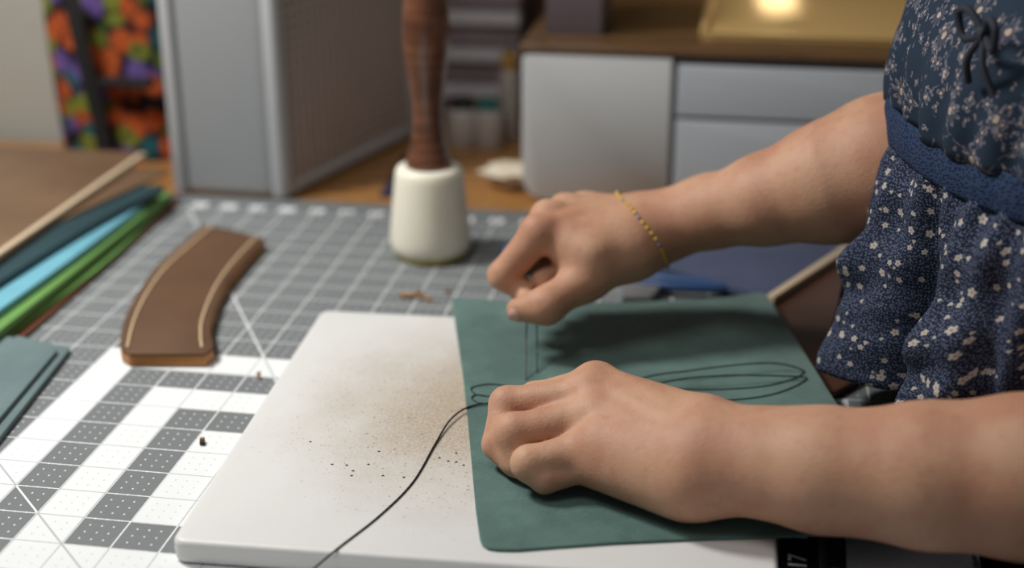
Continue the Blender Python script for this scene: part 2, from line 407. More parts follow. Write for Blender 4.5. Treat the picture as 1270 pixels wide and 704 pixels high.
M = dict(
    wallback=plain('brown_wall_paint', (142, 112, 68), .8, .3, .05, 8, .1), wall=plain('wall_paint', (176, 175, 166), .8, .3, .03, 8, .1),
    floor=mat_wood('floor_boards', (70, 52, 38), (92, 70, 50), .5, sc=(1, 1, 1), bands=6),
    table=mat_wood('table_wood', (150, 104, 56), (182, 132, 76), .32, rot=(0, 0, R(90)), bands=14, coat=.2),
    tleg=plain('table_leg_paint', (60, 54, 50), .5),
    mat=mat_mat(), board=mat_board(),
    green=mat_leather('green_suede', (82, 111, 105), .85, 1.0, .26, .8, .15, .25, .9),
    brownstrap=mat_leather('brown_pull_up_leather', (94, 68, 48), .6, .8, .12, .2, .3, 0, .2),
    tanedge=mat_leather('tan_burnished_edge', (172, 116, 62), .5, 2, .18, .2, .4, 0, .3),
    stitch=plain('waxed_linen_stitch', (216, 190, 152), .6),
    thread=plain('black_waxed_thread', (22, 22, 24), .45, .4),
    poly=None, handle=None,
    purifier=plain('grey_plastic', (160, 164, 166), .5, .4, .03),
    rim=plain('pale_grey_plastic', (188, 191, 193), .45, .45, .03),
    grille=plain('mesh_bar_plastic', (196, 184, 178), .5, .4, .05),
    filter=plain('filter_fabric', (120, 100, 92), .9, .1, .15, 20),
    whitep=plain('white_laminate', (190, 191, 190), .5, .4, .02),
    whitep2=plain('cool_white_laminate', (178, 184, 190), .5, .4, .02),
    ctop=mat_wood('glossy_oak', (84, 62, 42), (104, 78, 52), .26, rot=(0, 0, R(90)), bands=10, coat=.2),
    lip=plain('frosted_drawer_plastic', (212, 210, 214), .4, .4), drawer=plain('smoky_drawer_plastic', (158, 144, 150), .4, .4, .25, 25),
    mauve=plain('mauve_card', (92, 80, 84), .7), ruler=plain('black_scale', (14, 15, 18), .4, .4),
    alu=plain('brushed_aluminium', (196, 203, 214), .45, .5, .05, 90, Metallic=.1), wprint=plain('white_print', (236, 238, 240), .6),
    navy=mat_leather('navy_leather', (72, 80, 104), .55, .6, .1, .2, .4, 0, .1),
    darkbrown=mat_leather('dark_brown_leather', (70, 46, 34), .4, .6, .3, .4, .5, 0, .25),
    panelbrown=mat_leather('walnut_leather', (112, 88, 66), .5, .5, .18, .2, .4, 0, .1),
    pale=plain('raw_pale_edge', (196, 176, 148), .8), teal=mat_leather('deep_teal_leather', (38, 66, 72), .5, .6, .15, .2, .4, 0, .1),
    sky=mat_leather('sky_blue_leather', (112, 176, 194), .45, .6, .12, .2, .4, 0, .1),
    leaf=mat_leather('leaf_green_leather', (104, 150, 78), .5, .6, .12, .2, .4, 0, .1),
    chest=mat_leather('chestnut_leather', (98, 58, 36), .5, .6, .15, .2, .4, 0, .1),
    sage=mat_leather('sage_teal_leather', (106, 126, 127), .6, .6, .14, .3, .3, 0, .15),
    blue=plain('blue_grip_plastic', (44, 74, 118), .35, .5), steel=plain('grey_steel', (150, 152, 154), .35, .5, Metallic=.6),
    black=plain('black_webbing', (16, 16, 18), .8), bagcloth=mat_floral_bag(),
    bodice=mat_bodice(), peplum=mat_peplum(), band=mat_band(), cord=plain('navy_cord', (22, 30, 44), .8),
    trouser=plain('dark_trouser_cloth', (22, 23, 28), .9, .2), hair=plain('brown_hair', (64, 44, 32), .5),
    yellow=plain('yellow_bead', (206, 172, 84), .35), lilac=plain('lilac_bead', (140, 132, 150), .35), string=plain('bracelet_string', (120, 110, 70), .6),
    bottle=plain('white_bottle_plastic', (176, 170, 166), .45), darkcap=plain('dark_cap', (42, 36, 46), .5), tealcap=plain('teal_cap', (48, 112, 108), .5), ochre=plain('ochre_cap', (170, 130, 60), .5),
    scrap=mat_leather('tan_offcut', (150, 112, 72), .7, 2, .2, .3), scrapdark=plain('dark_offcut', (52, 44, 36), .8), paper=plain('crumpled_paper', (210, 200, 178), .8),
)
def mat_poly():
    n = NT('ivory_poly', .42, .45); o = n.obj()
    sep = n.n('ShaderNodeSeparateXYZ'); n.l(o, sep.inputs[0])
    c = n.mix(n.noise(o, 40, 4), lin((236, 230, 210)), lin((244, 240, 224)))
    n.base(c); n.p.inputs['Subsurface Weight'].default_value = .35; n.p.inputs['Subsurface Radius'].default_value = (1, .8, .5); n.p.inputs['Subsurface Scale'].default_value = .012
    return n.m
M['poly'] = mat_poly()
M['polyfoot'] = plain('yellowed_poly', (196, 178, 84), .5)
def mat_handle():
    n = NT('turned_wood', .28, .5); o = n.obj()
    sep = n.n('ShaderNodeSeparateXYZ'); n.l(o, sep.inputs[0])
    g = n.noise(n.mapping(o, (25, 25, 330)), 1, 4, .6); b = n.noise(n.mapping(o, (30, 30, 90)), 1, 3)
    c = n.mix(n.sstep(g, .3, .7), lin((84, 52, 37)), lin((122, 78, 54))); c = n.mix(n.math('MULTIPLY', n.sstep(b, .45, .7), .6), c, lin((70, 40, 28)))
    n.base(c); n.p.inputs['Coat Weight'].default_value = .5; n.p.inputs['Coat Roughness'].default_value = .15; return n.m
M['handle'] = mat_handle()

# ------------------------------------------------------------------ the room
TZ = -.25                                      # table top
struct(MB().box(-260, 260, -200, 125, -79, -74).build('floor', M['floor']))
struct(MB().box(-260, 260, 125, 131, -74, 190).build('wall_back', M['wallback']))
struct(MB().box(-260, -7, 66, 131, -74, 190).build('wall_left', M['wall']))

t = thing('worktable', (0, 30, -74), 'long warm wooden worktable beneath the grey gridded mat', 'table')
part(MB().prism([(-75, -47), (49.9, -47), (49.9, 122), (-5.5, 122), (-5.5, 64), (-75, 64)], -3.2, TZ, .25), 'tabletop', M['table'], t)
lg = None
for x, y in ((-70, -40), (45, -40), (-70, 58), (45, 116), (0, 116)):
    o = part(MB().box(x-2.5, x+2.5, y-2.5, y+2.5, -74, -3.2, .2), 'leg', M['tleg'], t)

# ------------------------------------------------------------------ cutting mat
mt = MB().prism(round_poly([(-11.6, -46), (49.9, -46), (49.9, 49.4), (-11.6, 49.4)], 1.0), TZ, 0, .05).build('cutting_mat', M['mat'])
tag(mt, 'large grey cutting mat printed with a white inch grid and white bands', 'cutting mat')
def text(body, size, loc, rot, mat, name, parent, bold=0.0):
    cu = bpy.data.curves.new(name, 'FONT'); cu.body = body; cu.size = size*S; cu.align_x = 'CENTER'; cu.align_y = 'CENTER'; cu.extrude = .00003; cu.offset = bold*S
    o = bpy.data.objects.new(name, cu); COL.objects.link(o)
    dg = bpy.context.evaluated_depsgraph_get(); dg.update()
    me = bpy.data.meshes.new_from_object(o.evaluated_get(dg)); bpy.data.objects.remove(o)
    me.materials.clear()
    p = link(name, me, mat, parent, smooth=False)
    p.location = (loc[0]*S, loc[1]*S, loc[2]*S); p.rotation_euler = (0, 0, rot); return p
for k in range(-3, 20):
    text(str(20-k), 1.35, (k*2.54, 46.7, .012), 0, M['wprint'], 'printed_number', mt, .09)

# ------------------------------------------------------------------ white poly board
b_c = [at(213, 668, 1.27), at(393, 387, 1.27), None, None]
BO = np.array([11.2, -5.9]); ang = R(2.2)
ux = np.array([math.cos(ang), math.sin(ang)]); uy = np.array([-math.sin(ang), math.cos(ang)])
bl = thing('board_root', (0, 0, 0), '', '')
bpy.data.objects.remove(bl)
bm_ = MB().prism(rrect(0, 29.0, 0, 29.2, .7, 5), 0, 1.27, .28, 4)
bd = bm_.build('poly_board', M['board']); bd.location = (BO[0]*S, BO[1]*S, .0002); bd.rotation_euler = (0, 0, ang)
tag(bd, 'thick white plastic punching board with a worn speckled brown patch under the green leather', 'board')
pm = MB()
for x, y in ((430, 577), (438, 584), (436, 590), (457, 576), (545, 568), (556, 572), (566, 573), (575, 577), (475, 590), (501, 592), (412, 576), (385, 548), (566, 562), (470, 560)):
    p = at(x, y, 1.27)-np.array([BO[0], BO[1], 0]); q = (p[0]*ux[0]+p[1]*ux[1], p[0]*uy[0]+p[1]*uy[1])
    pm.lathe([(.085, 1.262), (.08, 1.276), (.04, 1.279)], (q[0], q[1], 0), 8)
stuff(pm.build('punch_fleck', M['scrapdark'], bd))

# ------------------------------------------------------------------ ruler / straightedge beside the board
rz = .35
rl = thing('straightedge', (44, -8, 0), 'flat metal straightedge with a black numbered scale, by the right end of the white board', 'ruler')
ra = np.array([40.2, -1.0]); rd = np.array([.03, 1.0]); rd /= np.linalg.norm(rd); rn = np.array([rd[1], -rd[0]])
def rq(a, b, c, d): return [ra+rn*a+rd*c, ra+rn*b+rd*c, ra+rn*b+rd*d, ra+rn*a+rd*d]
part(MB().prism(rq(0, 3.2, -14, 9), .01, rz, .04), 'black_scale', M['ruler'], rl)
part(MB().prism(rq(3.2, 9.2, -14, 9), .01, rz, .1), 'metal_blade', M['alu'], rl)
tk = MB()
tk.prism(rq(1.95, 2.0, -14, 9), rz, rz+.006)
for i in range(int(23/.16)):
    tk.prism(rq(2.0, 2.0+(.75 if i % 16 == 0 else .55 if i % 8 == 0 else .4 if i % 4 == 0 else .25), -14+i*.16-.018, -14+i*.16+.018), rz, rz+.006)
stuff(part(tk, 'scale_tick', plain('grey_print', (110, 118, 130), .6), rl))
for s, a, b, sz in (('17', .95, -.3, 1.25), ('16', .95, -2.85, 1.25), ('18', .95, 2.25, 1.25), ('8', 2.75, -.75, .7)):
    p = ra+rn*a+rd*b
    o = text(s, sz, (p[0]-44, p[1]+8, rz+.005), R(90), M['wprint'], 'scale_number', rl, .015)

# ------------------------------------------------------------------ green leather on the board
LZ = 1.28; LT = 1.46
go = [at(x, y, LT) for x, y in ((560, 369), (640, 374), (760, 375), (860, 371), (900, 368), (948, 361), (980, 409), (1012, 459), (1043, 508))]
go += [np.array([45.6, 6.5, 0]), np.array([47.0, 1.6, 0]), np.array([44.5, .3, 0])]
go += [at(x, y, LT) for x, y in ((1005, 662), (940, 665), (850, 668), (760, 672), (690, 677), (640, 681), (597, 680), (590, 630), (582, 540), (575, 470), (566, 410))]
go2 = round_poly(go, [.4]+[.3]*4+[.7]+[.3]*4+[1.2]+[.3]*6+[.3]+[.9]+[.3]*4, 3)
gl = MB().prism(go2, LZ, LT, .05, 2).build('green_leather', M['green'])
tag(gl, 'dark green suede leather piece on the white board, being hand stitched', 'leather')

# ------------------------------------------------------------------ thread
LP = LT+.05
def lay(pts): return [at(x, y, LP) for x, y in pts]
th = MB()
tail = [at(388, 706, 1.33), at(420, 679, 1.33), at(470, 640, 1.33), at(512, 598, 1.33), at(540, 550, 1.36), at(558, 521, 1.5), at(580, 505, 1.53), at(610, 500, 1.6), at(640, 506, 1.62)]
th.tube(spline(tail, 10), .055, 8)
loops = [
    [(640, 480), (612, 476), (592, 478), (584, 482), (592, 489), (612, 491), (640, 491)],
    [(640, 493), (612, 492), (593, 489), (585, 493), (594, 499), (615, 500), (640, 500)],
    [(700, 500), (800, 473), (850, 469), (900, 464), (950, 459), (980, 459), (998, 461)],
    [(700, 505), (825, 481), (880, 477), (940, 473), (1001, 469)],
    [(998, 461), (985, 469), (950, 478), (900, 482), (820, 484), (720, 495)],
    [(1001, 470), (985, 479), (960, 488), (925, 494), (880, 496), (820, 493)],
]
for k, L in enumerate(loops):
    pts = spline(lay(L), 10)
    if k in (2, 3): pts = [p+np.array([0, 0, .55*math.sin(math.pi*min(1, i/len(pts)))]) for i, p in enumerate(pts)]
    th.tube(pts, .05 if k in (2, 3) else .036, 6)
pinch = at(655, 372, 4.55)
th.tube(spline([at(652, 470, LT+.05), at(652.5, 420, 3.0), at(655, 372, 4.6), at(656, 352, 5.4)], 6), .046, 6)
th.tube(spline([at(666, 462, LT+.05), at(666, 415, 3.0), at(665, 390, 3.9)], 6), .04, 6)
tho = th.build('thread', M['thread'], smooth=60)
tag(tho, 'fine black waxed thread looped over the green leather and trailing across the white board', 'thread')

# ------------------------------------------------------------------ mallet
mx, my = 14.25, 38.2
ml = thing('mallet', (mx, my, 0), 'ivory headed mallet with turned brown wooden handle, standing on the gridded mat', 'mallet')
part(MB().lathe([(2.0, 0), (2.45, .03), (2.75, .22), (2.93, .62)], (mx, my, 0)), 'yellowed_foot', M['polyfoot'], ml)
part(MB().lathe([(2.6, .5), (2.92, .6), (3.02, .95), (3.06, 1.35), (3.05, 1.8), (2.92, 3.2), (2.75, 4.8), (2.6, 6.2), (2.52, 6.7), (2.4, 6.95), (2.2, 7.08), (1.3, 7.1)], (mx, my, 0), 56), 'mallet_head', M['poly'], ml, 60)
part(MB().lathe([(1.6, 6.9), (1.75, 7.15), (1.7, 7.5), (1.45, 8.3), (1.25, 9.2), (1.14, 10.4), (1.12, 11.4), (1.25, 13), (1.5, 14.6), (1.7, 16), (1.76, 17), (1.7, 18.2), (1.55, 19.4), (1.47, 20.1), (1.5, 20.4), (1.72, 21), (1.8, 22), (1.72, 23), (1.3, 23.9), (.5, 24.3)], (mx, my, 0), 48), 'handle', M['handle'], ml, 60)

# ------------------------------------------------------------------ curved brown strap end
so_px = [(251, 278), (221, 305), (194.5, 329), (171, 362), (154, 396), (148.5, 425), (150, 433), (160, 438.5), (254, 438.5), (264.5, 431), (264, 422), (261.5, 399), (278, 355), (299, 327), (328, 295), (290, 285)]
ST = .92
L_ = [at(x, y, ST) for x, y in so_px]
left = spline(L_[0:6], 6); right = spline(L_[10:15], 6)
outl = left+[L_[6], L_[7], L_[8], L_[9]]+right+[L_[15]]
sp = thing('leather_strap', (0, 28, 0), 'curved brown leather strap end with pale stitching, left of the mallet', 'leather strap')
part(MB().prism(outl, .02, .8, .1, 2), 'strap_edge', M['tanedge'], sp)
cen = np.mean([p[:2] for p in outl], 0)
part(MB().prism(outl, .8, ST, .07, 2), 'strap_face', M['brownstrap'], sp)
def stitches(px, n):
    pts = spline([at(x, y, ST+.02) for x, y in px], 24)
    seg = np.cumsum([0]+[np.linalg.norm(b-a) for a, b in zip(pts, pts[1:])]); q = MB()
    for i in range(n):
        s0 = seg[-1]*(i+.1)/n; s1 = seg[-1]*(i+.82)/n
        e = [np.array([np.interp(s_, seg, [p[k] for p in pts]) for k in range(3)]) for s_ in (s0, (s0+s1)/2, s1)]
        e[1] = e[1]+np.array([0, 0, .05]); q.tube(e, [.06, .1, .06], 6)
    return q
for px, n in (([(262, 281), (232, 307), (205, 332), (182, 364), (166, 398), (158, 431)], 62), ([(318, 294), (288, 326), (266, 358), (251, 395), (249, 417), (250.5, 431)], 56)):
    stuff(part(stitches(px, n), 'stitch_line', M['stitch'], sp, 60))

# ------------------------------------------------------------------ leather sheets at the left
def sheet(name, pts, z0, z1, mat, label, bev=.05, grp=None, cat='leather sheet'):
    o = MB().prism(round_poly(pts, .3, 2), z0, z1, bev, 2).build(name, mat); return tag(o, label, cat, grp)
def wavy(xr, y0, y1, xl, amp, ph):
    e = [(xr+amp*math.sin(ph+i*.9), y0+(y1-y0)*i/8) for i in range(9)]
    return [(xl, y0)]+e+[(xl, y1)]
def fan(near, mid, far, z0, z1, mat, label, xl=-42):
    a, m_, b = at(*near, z1), at(*mid, z1), at(*far, z1); a = a+(a-m_)*.9
    e = [p[:2] for p in spline([a, m_, b], 5)]
    sheet('leather_sheet', [(xl, a[1])]+e+[(xl, b[1])], z0, z1, mat, label)
fan((0, 441), (112, 347), (224, 248), .0, .3, M['chest'], 'chestnut brown leather sheet at the bottom of the left stack')
fan((0, 420), (120, 334), (205, 252), .3, .6, M['leaf'], 'lower of two leaf green leather sheets in the left stack')
fan((0, 413), (110, 328), (212, 243), .6, .8, M['chest'], 'thin dark brown leather sheet between the two green sheets')
fan((0, 409), (110, 322), (213, 237), .8, 1.35, M['leaf'], 'upper of two leaf green leather sheets in the left stack')
fan((0, 383), (100, 312), (178, 252), 1.35, 1.9, M['sky'], 'sky blue leather sheet in the left stack')
fan((0, 349), (100, 286), (205, 231), 1.9, 2.45, M['teal'], 'deep teal leather sheet just under the brown board of the left stack')
pb = thing('covered_board', (-26, 30, 2.7), 'flat brown covered board with pale raw edge on top of the left stack', 'board')
part(MB().prism([at(-30, 346, 2.66), at(70, 276, 2.66), at(210, 212, 2.66), (-44, 52), (-44, 20)], 2.47, 2.68, .05), 'brown_lining', M['panelbrown'], pb)
part(MB().box(-44, -14.35, 8, 50.6, 2.72, 3.2, .08), 'brown_cover', M['panelbrown'], pb)
part(MB().box(-14.35, -13.75, 8, 50.6, 2.72, 3.2, .1), 'pale_edge', M['pale'], pb)

g1 = [at(88, 430, .42), at(55, 423, .42), at(-40, 402, .42), np.array([-16, 4, 0]), np.array([-7, -5, 0]), at(-6, 548, .42)]
sheet('leather_piece', g1, .01, .4, M['sage'], 'lower sage teal leather piece at the left edge of the mat', cat='leather')
g2 = [at(72, 432, .72), at(40, 424, .72), at(-40, 404, .72), np.array([-16, 5, 0]), np.array([-8.2, -4.5, 0]), at(-6, 524, .72)]
sheet('leather_piece', g2, .41, .72, M['sage'], 'upper sage teal leather piece at the left edge of the mat', cat='leather')

# ------------------------------------------------------------------ behind the green leather, right
sheet('leather_sheet', [at(915, 372, .5), at(930, 315, .5), (51.5, 47.5), (51.5, 30), at(1060, 472, .5), at(1000, 505, .5)], .01, .5, M['darkbrown'], 'dark brown glossy leather sheet showing between the green leather and the blouse')
np_ = thing('leather_folder', (38, 38, .5), 'blue grey panel with pale edge lying behind the green leather', 'leather panel')
q0, q1, q2 = at(790, 322, 1.1), at(950, 366, 1.1), at(1046, 304, 1.1); q3 = q0+(q2-q1)
part(MB().prism([q0, q1, q2, q3], .52, 1.1, .06), 'navy_face', M['navy'], np_)
ed = (q1-q2)/np.linalg.norm(q1-q2); nr = np.array([-ed[1], ed[0], 0]); nr = nr if nr[0] > 0 else -nr
part(MB().prism([q1+nr*.02, q2+nr*.02, q2+nr*.6, q1+nr*.6], .52, 1.12, .08), 'pale_edge', M['pale'], np_)
# blue gripped pliers lying behind the far hand
pl = thing('pliers', (30, 37, 0), 'blue handled pliers lying on the mat behind the far hand', 'pliers')
for k, (a, b, c) in enumerate((((775, 336), (830, 346), (905, 352)), ((780, 348), (832, 355), (905, 357)))):
    pts = spline([at(a[0], a[1], .75), at(b[0], b[1], .75), at(c[0], c[1], .75)], 8)
    part(MB().tube(pts, [.25]+[.38]*(len(pts)-2)+[.25], 10), 'grip', M['blue'], pl, 60)
jaw = MB().prism([at(770, 345, .6), at(786, 337, .6), at(826, 352, .6), at(806, 372, .6), at(772, 372, .6)], .15, .85, .12)
part(jaw, 'jaw', M['steel'], pl)
aw = thing('awl', (21, 36, 0), 'small blue handled tool with its grip end beside the mallet', 'awl')
e0, e1 = at(622, 312, .7), at(700, 318, .7)
part(MB().tube([e0+(e1-e0)*t_ for t_ in (0, .04, .12, .3, .6, .9, 1)], [.3, .55, .68, .62, .66, .5, .25], 14), 'handle', M['blue'], aw, 60)
part(MB().tube([e1, e1+(e1-e0)*.6], [.16, .05], 8), 'spike', M['steel'], aw, 60)

# ------------------------------------------------------------------ offcuts and crumbs
def crumb(name, p, s, mat, label, rot=0.0, bend=0, cat='leather scrap'):
    n_ = 6; v = MB(); pts = []
    for i in range(n_+1):
        t_ = i/n_-.5; pts.append(np.array([t_*s[0], bend*(t_*t_*4-.5), s[2]/2+.25*abs(bend)*max(0, t_)]))
    c, s_ = math.cos(rot), math.sin(rot)
    pts = [np.array([p[0]+c*q[0]-s_*q[1], p[1]+s_*q[0]+c*q[1], q[2]]) for q in pts]
    v.tube(pts, [s[1]*k for k in (.5, .9, 1, .8, 1, .8, .4)], 5)
    return tag(v.build(name, mat, smooth=20), label, cat)
crumb('leather_shaving', at(322, 467, 0), (1.1, .1, .2), M['scrap'], 'thin curled tan leather shaving on the mat beside the white board', R(-62), .22)
k = at(251, 550, 0)
ck = thing('leather_plug', (k[0], k[1], 0), 'tiny tan and black punched leather plug on a white mat square', 'leather scrap')
part(MB().prism(rrect(k[0]-.16, k[0]+.1, k[1]-.02, k[1]+.22, .06, 3), .01, .32, .03), 'tan_end', M['scrap'], ck)
part(MB().prism(rrect(k[0]-.08, k[0]+.19, k[1]-.26, k[1]-.02, .06, 3), .01, .25, .03), 'black_end', M['scrapdark'], ck)
crumb('leather_shaving', at(510, 368, 0), (1.7, .22, .4), M['scrap'], 'brown leather shaving below the mallet, left one of three', R(20), .4)
crumb('leather_shaving', at(527, 372, 0), (1.3, .16, .3), M['scrap'], 'thin brown leather shaving below the mallet, right of the larger one', R(-25), -.3)
crumb('leather_shaving', at(556, 363, 0), (.6, .14, .25), M['scrap'], 'tiny leather crumb at the green leather\'s far left corner', R(60), .05)

# ------------------------------------------------------------------ grey air purifier at the far edge of the mat
pu = thing('air_purifier', (0, 60, TZ), 'tall grey plastic air purifier with mesh front, behind the mat', 'air purifier')
A_, B_, C_, D_ = np.array([-10.9, 50.0]), np.array([-1.7, 49.8]), np.array([4.7, 72]), np.array([-4.2, 75])
part(MB().prism(round_poly([A_, B_, C_, D_], [1.6, 1.5, 2, 3], 6), TZ, 42, .8, 4), 'housing', M['purifier'], pu, 40)
dv = (C_-B_)/np.linalg.norm(C_-B_); nv = np.array([dv[1], -dv[0]]); Lf = np.linalg.norm(C_-B_)
fq = lambda a, b, c, d: [B_+dv*a+nv*c, B_+dv*b+nv*c, B_+dv*b+nv*d, B_+dv*a+nv*d]
part(MB().prism(fq(1.2, Lf-1.2, -.1, .12), .9, 41), 'filter_panel', M['filter'], pu)
g_ = MB()
for i in range(21):
    a = 1.3+(Lf-2.6)*i/20; g_.prism(fq(a-.2, a+.2, .12, .42), .9, 41)
for j in range(42):
    z = 1+j*.96; g_.prism(fq(1.2, Lf-1.2, .1, .36), z, z+.36)
stuff(part(g_, 'mesh_grille', M['grille'], pu, 0))
rimb = MB(); rimb.prism(round_poly(fq(-.3, 1.3, -.6, .8), .5, 3), TZ+.3, 41.6, .2); rimb.prism(fq(1.2, Lf-1, -.1, .7), TZ+.3, .95, .1); rimb.prism(round_poly(fq(Lf-1.3, Lf-.1, -.4, .7), .4, 3), TZ+.3, 41.6, .2)
part(rimb, 'front_rim', M['rim'], pu)
part(MB().prism(round_poly([A_+(-.25, -.3), A_+(.9, -.45), A_+(.9, .5), A_+(-.25, .6)], .3, 3), TZ+.3, 41.6, .2), 'rear_rim', M['rim'], pu)

# ------------------------------------------------------------------ low white cabinet with glossy wooden top
cx0, cx1, cy0, cz1 = 18.9, 72, 53, 12.6
cb = thing('white_cabinet', (45, 70, TZ), 'low white cabinet with glossy wooden top, behind the mat and arms', 'cabinet')
part(MB().box(cx0+.8, cx1, cy0+1.4, 92, TZ+.6, cz1-.1, .3), 'carcass', M['whitep'], cb)
def front(x0, x1, z0, z1, r4):
    pts = round_poly([(x0, z0), (x1, z0), (x1, z1), (x0, z1)], r4, 6)
    q = MB().prism(pts, 0, 1.3, .15, 2); q.v = [(x, cy0+1.35-z, y) for x, y, z in q.v]; return q
part(front(cx0, 31.35, TZ+.1, cz1-.05, [2.4, .15, .15, .8]), 'door', M['whitep'], cb)
part(front(31.75, 71.9, 7.7, cz1-.6, [.2]*4), 'drawer_front', M['whitep2'], cb)
part(front(31.75, 71.9, TZ+.5, 7.4, [.2]*4), 'drawer_front', M['whitep2'], cb)
part(MB().box(cx0-.2, cx1+.5, cy0-.1, 93, cz1, cz1+.75, .25, 3), 'wooden_top', M['ctop'], cb)
mv = thing('mauve_box', (23, 60, cz1+.75), 'mauve card box standing on the left end of the wooden cabinet top', 'box')
part(MB().box(20.3, 25.0, 57, 66, cz1+.76, cz1+8, .1), 'box_body', M['mauve'], mv)
part(MB().box(20.1, 25.2, 56.8, 66.2, cz1+8, cz1+10, .15), 'lid', plain('brown_lid', (96, 72, 56), .7), mv)
gt = thing('golden_reflection', (50, 66, cz1+.75), 'flat golden panel added for the warm reflection on the wooden cabinet top', 'reflection panel')  # added panel, its gold colour stands for lamp light reflected in the wood
gold = plain('reflected_gold', (224, 190, 126), .3, .5, .05, 30, Metallic=.35)
gx = at(868, 55, Y=57)[0]
part(MB().rbox(gx, 64, 57, 90, cz1+.77, cz1+1.1, .8, .08), 'reflection_base', gold, gt)
part(MB().rbox(gx-.05, gx+.5, 57, 90, cz1+1.08, cz1+1.5, .2, .1), 'reflection_rim', gold, gt)
part(MB().rbox(gx+.5, 64, 56.9, 57.4, cz1+1.08, cz1+1.4, .2, .1), 'reflection_rim', gold, gt)
# ------------------------------------------------------------------ drawer tower and small bottles
dr = thing('drawer_tower', (11, 84, TZ), 'stack of smoky grey plastic drawers beyond the mallet', 'drawers')
dx0, dx1, dy0 = at(508, 100, Y=78)[0], at(648, 100, Y=78)[0], 78
part(MB().box(dx0, dx1, dy0+.8, dy0+18, TZ, 31, .3), 'case', M['mauve'], dr)
for i in range(8):
    z = .3+i*3.75
    d_ = part(MB().box(dx0+.3, dx1-.3, dy0-.1, dy0+.85, z, z+3.5, .12), 'drawer', M['drawer'], dr)
    part(MB().box(dx0+.2, dx1-.2, dy0-1.0, dy0-.1, z+2.0, z+3.3, .2), 'lip', M['lip'], d_)
def bottle(px, py, Y, r, h, cap, label, name='bottle', capm='darkcap'):
    p = at(px, py, Y=Y); b_ = thing(name, (p[0], Y, TZ), label, 'bottle')
    part(MB().lathe([(r*.92, TZ), (r, TZ+.2), (r, TZ+h*.72), (r*.85, TZ+h*.8), (r*.5, TZ+h*.86)], (p[0], Y, 0), 20), 'bottle_body', M['bottle'], b_, 50)
    part(MB().lathe([(cap, TZ+h*.8), (cap, TZ+h), (cap*.85, TZ+h+.1)], (p[0], Y, 0), 20), 'cap', M[capm], b_, 50)
bottle(574, 190, 69, 1.5, 4.6, 1.15, 'small white bottle with a dark cap in front of the grey drawers')
bottle(606, 190, 69, 1.4, 4.6, 1.1, 'small white bottle with a teal cap in front of the grey drawers', capm='tealcap')
bottle(632, 185, 72, 1.0, 8.6, .8, 'tall pale bottle with an ochre cap beside the white cabinet', capm='ochre')
p = at(628, 243, TZ)
cr = MB()
rng = np.random.RandomState(3); nn = 14
cr.lathe([(.5+1.5*math.sin(math.pi*(i+.6)/9)*(1+.0*i), i*.28) for i in range(8)], (0, 0, 0), nn)
cr.v = [(p[0]+x*(1+.35*rng.randn()*.6)*1.15, p[1]+3+y*(1+.35*rng.randn()*.6), TZ+max(0, z+.12*rng.randn()*(z > .1))) for x, y, z in cr.v]
tag(cr.build('crumpled_paper', M['paper'], smooth=15), 'small crumpled piece of cream paper on the table between mallet and white cabinet', 'paper')
e_ = [at(470, 244, TZ+.1), at(492, 244, TZ+.1), at(512, 195, TZ+.1), at(500, 195, TZ+.1)]
sheet('navy_strip', e_, TZ, TZ+.25, plain('navy_webbing', (36, 36, 58), .8), 'dark navy strip lying on the wooden table left of the mallet', cat='strap')

# ------------------------------------------------------------------ floral bag hanging on the back wall
YB = 61.5
x0, x1 = at(72, 120, Y=YB)[0], at(238, 120, Y=YB)[0]
fb = thing('floral_bag', ((x0+x1)/2, YB, TZ), 'bright orange, purple and green floral bag with black strap, behind the left leather stack', 'bag')
v = []; f = []; NX, NZ = 36, 40
for j in range(NZ+1):
    for i in range(NX+1):
        s_, t_ = i/NX, j/NZ
        v.append((x0+(x1-x0)*s_+1.0*t_*(s_-.5), YB-3.2*max(0,math.sin(math.pi*s_))**.6-.5*math.sin(7*s_+3*t_)*math.sin(5*t_), TZ+.02+34*t_))
nF = len(v)
for j in range(NZ+1):
    for i in range(NX+1):
        s_, t_ = i/NX, j/NZ; v.append((x0+(x1-x0)*s_, YB+2+1.5*math.sin(math.pi*s_), TZ+.02+34*t_))
W = NX+1
for j in range(NZ):
    for i in range(NX):
        a = j*W+i; f.append((a, a+1, a+W+1, a+W)); b = nF+a; f.append((b, b+W, b+W+1, b+1))
for j in range(NZ):
    a = j*W; f.append((a, a+W, nF+a+W, nF+a)); a = j*W+NX; f.append((a, nF+a, nF+a+W, a+W))
for i in range(NX):
    f.append((i, nF+i, nF+i+1, i+1)); a = NZ*W+i; f.append((a, a+1, nF+a+1, nF+a))
part(MB().add(v, f), 'bag_body', M['bagcloth'], fb, 60)
sp_ = [at(84, -20, Y=YB-4.5), at(96, 40, Y=YB-4.8), at(112, 110, Y=YB-4.8), at(127, 175, Y=YB-4.6), at(130, 240, Y=YB-4.4)]
sb = MB(); pts = spline(sp_, 8)
for a, b in zip(pts, pts[1:]): sb.add([a+(-.7, 0, 0), a+(.7, 0, 0), b+(.7, 0, 0), b+(-.7, 0, 0), a+(-.7, .3, 0), a+(.7, .3, 0), b+(.7, .3, 0), b+(-.7, .3, 0)], [(0, 1, 2, 3), (7, 6, 5, 4), (0, 3, 7, 4), (1, 5, 6, 2)])
part(sb, 'strap', M['black'], fb)
part(MB().box(at(140, 95, Y=YB)[0], at(210, 95, Y=YB)[0], YB-4.6, YB-3.2, at(150, 94, Y=YB)[2], at(150, 84, Y=YB)[2], .2), 'pocket_seam', M['black'], fb)

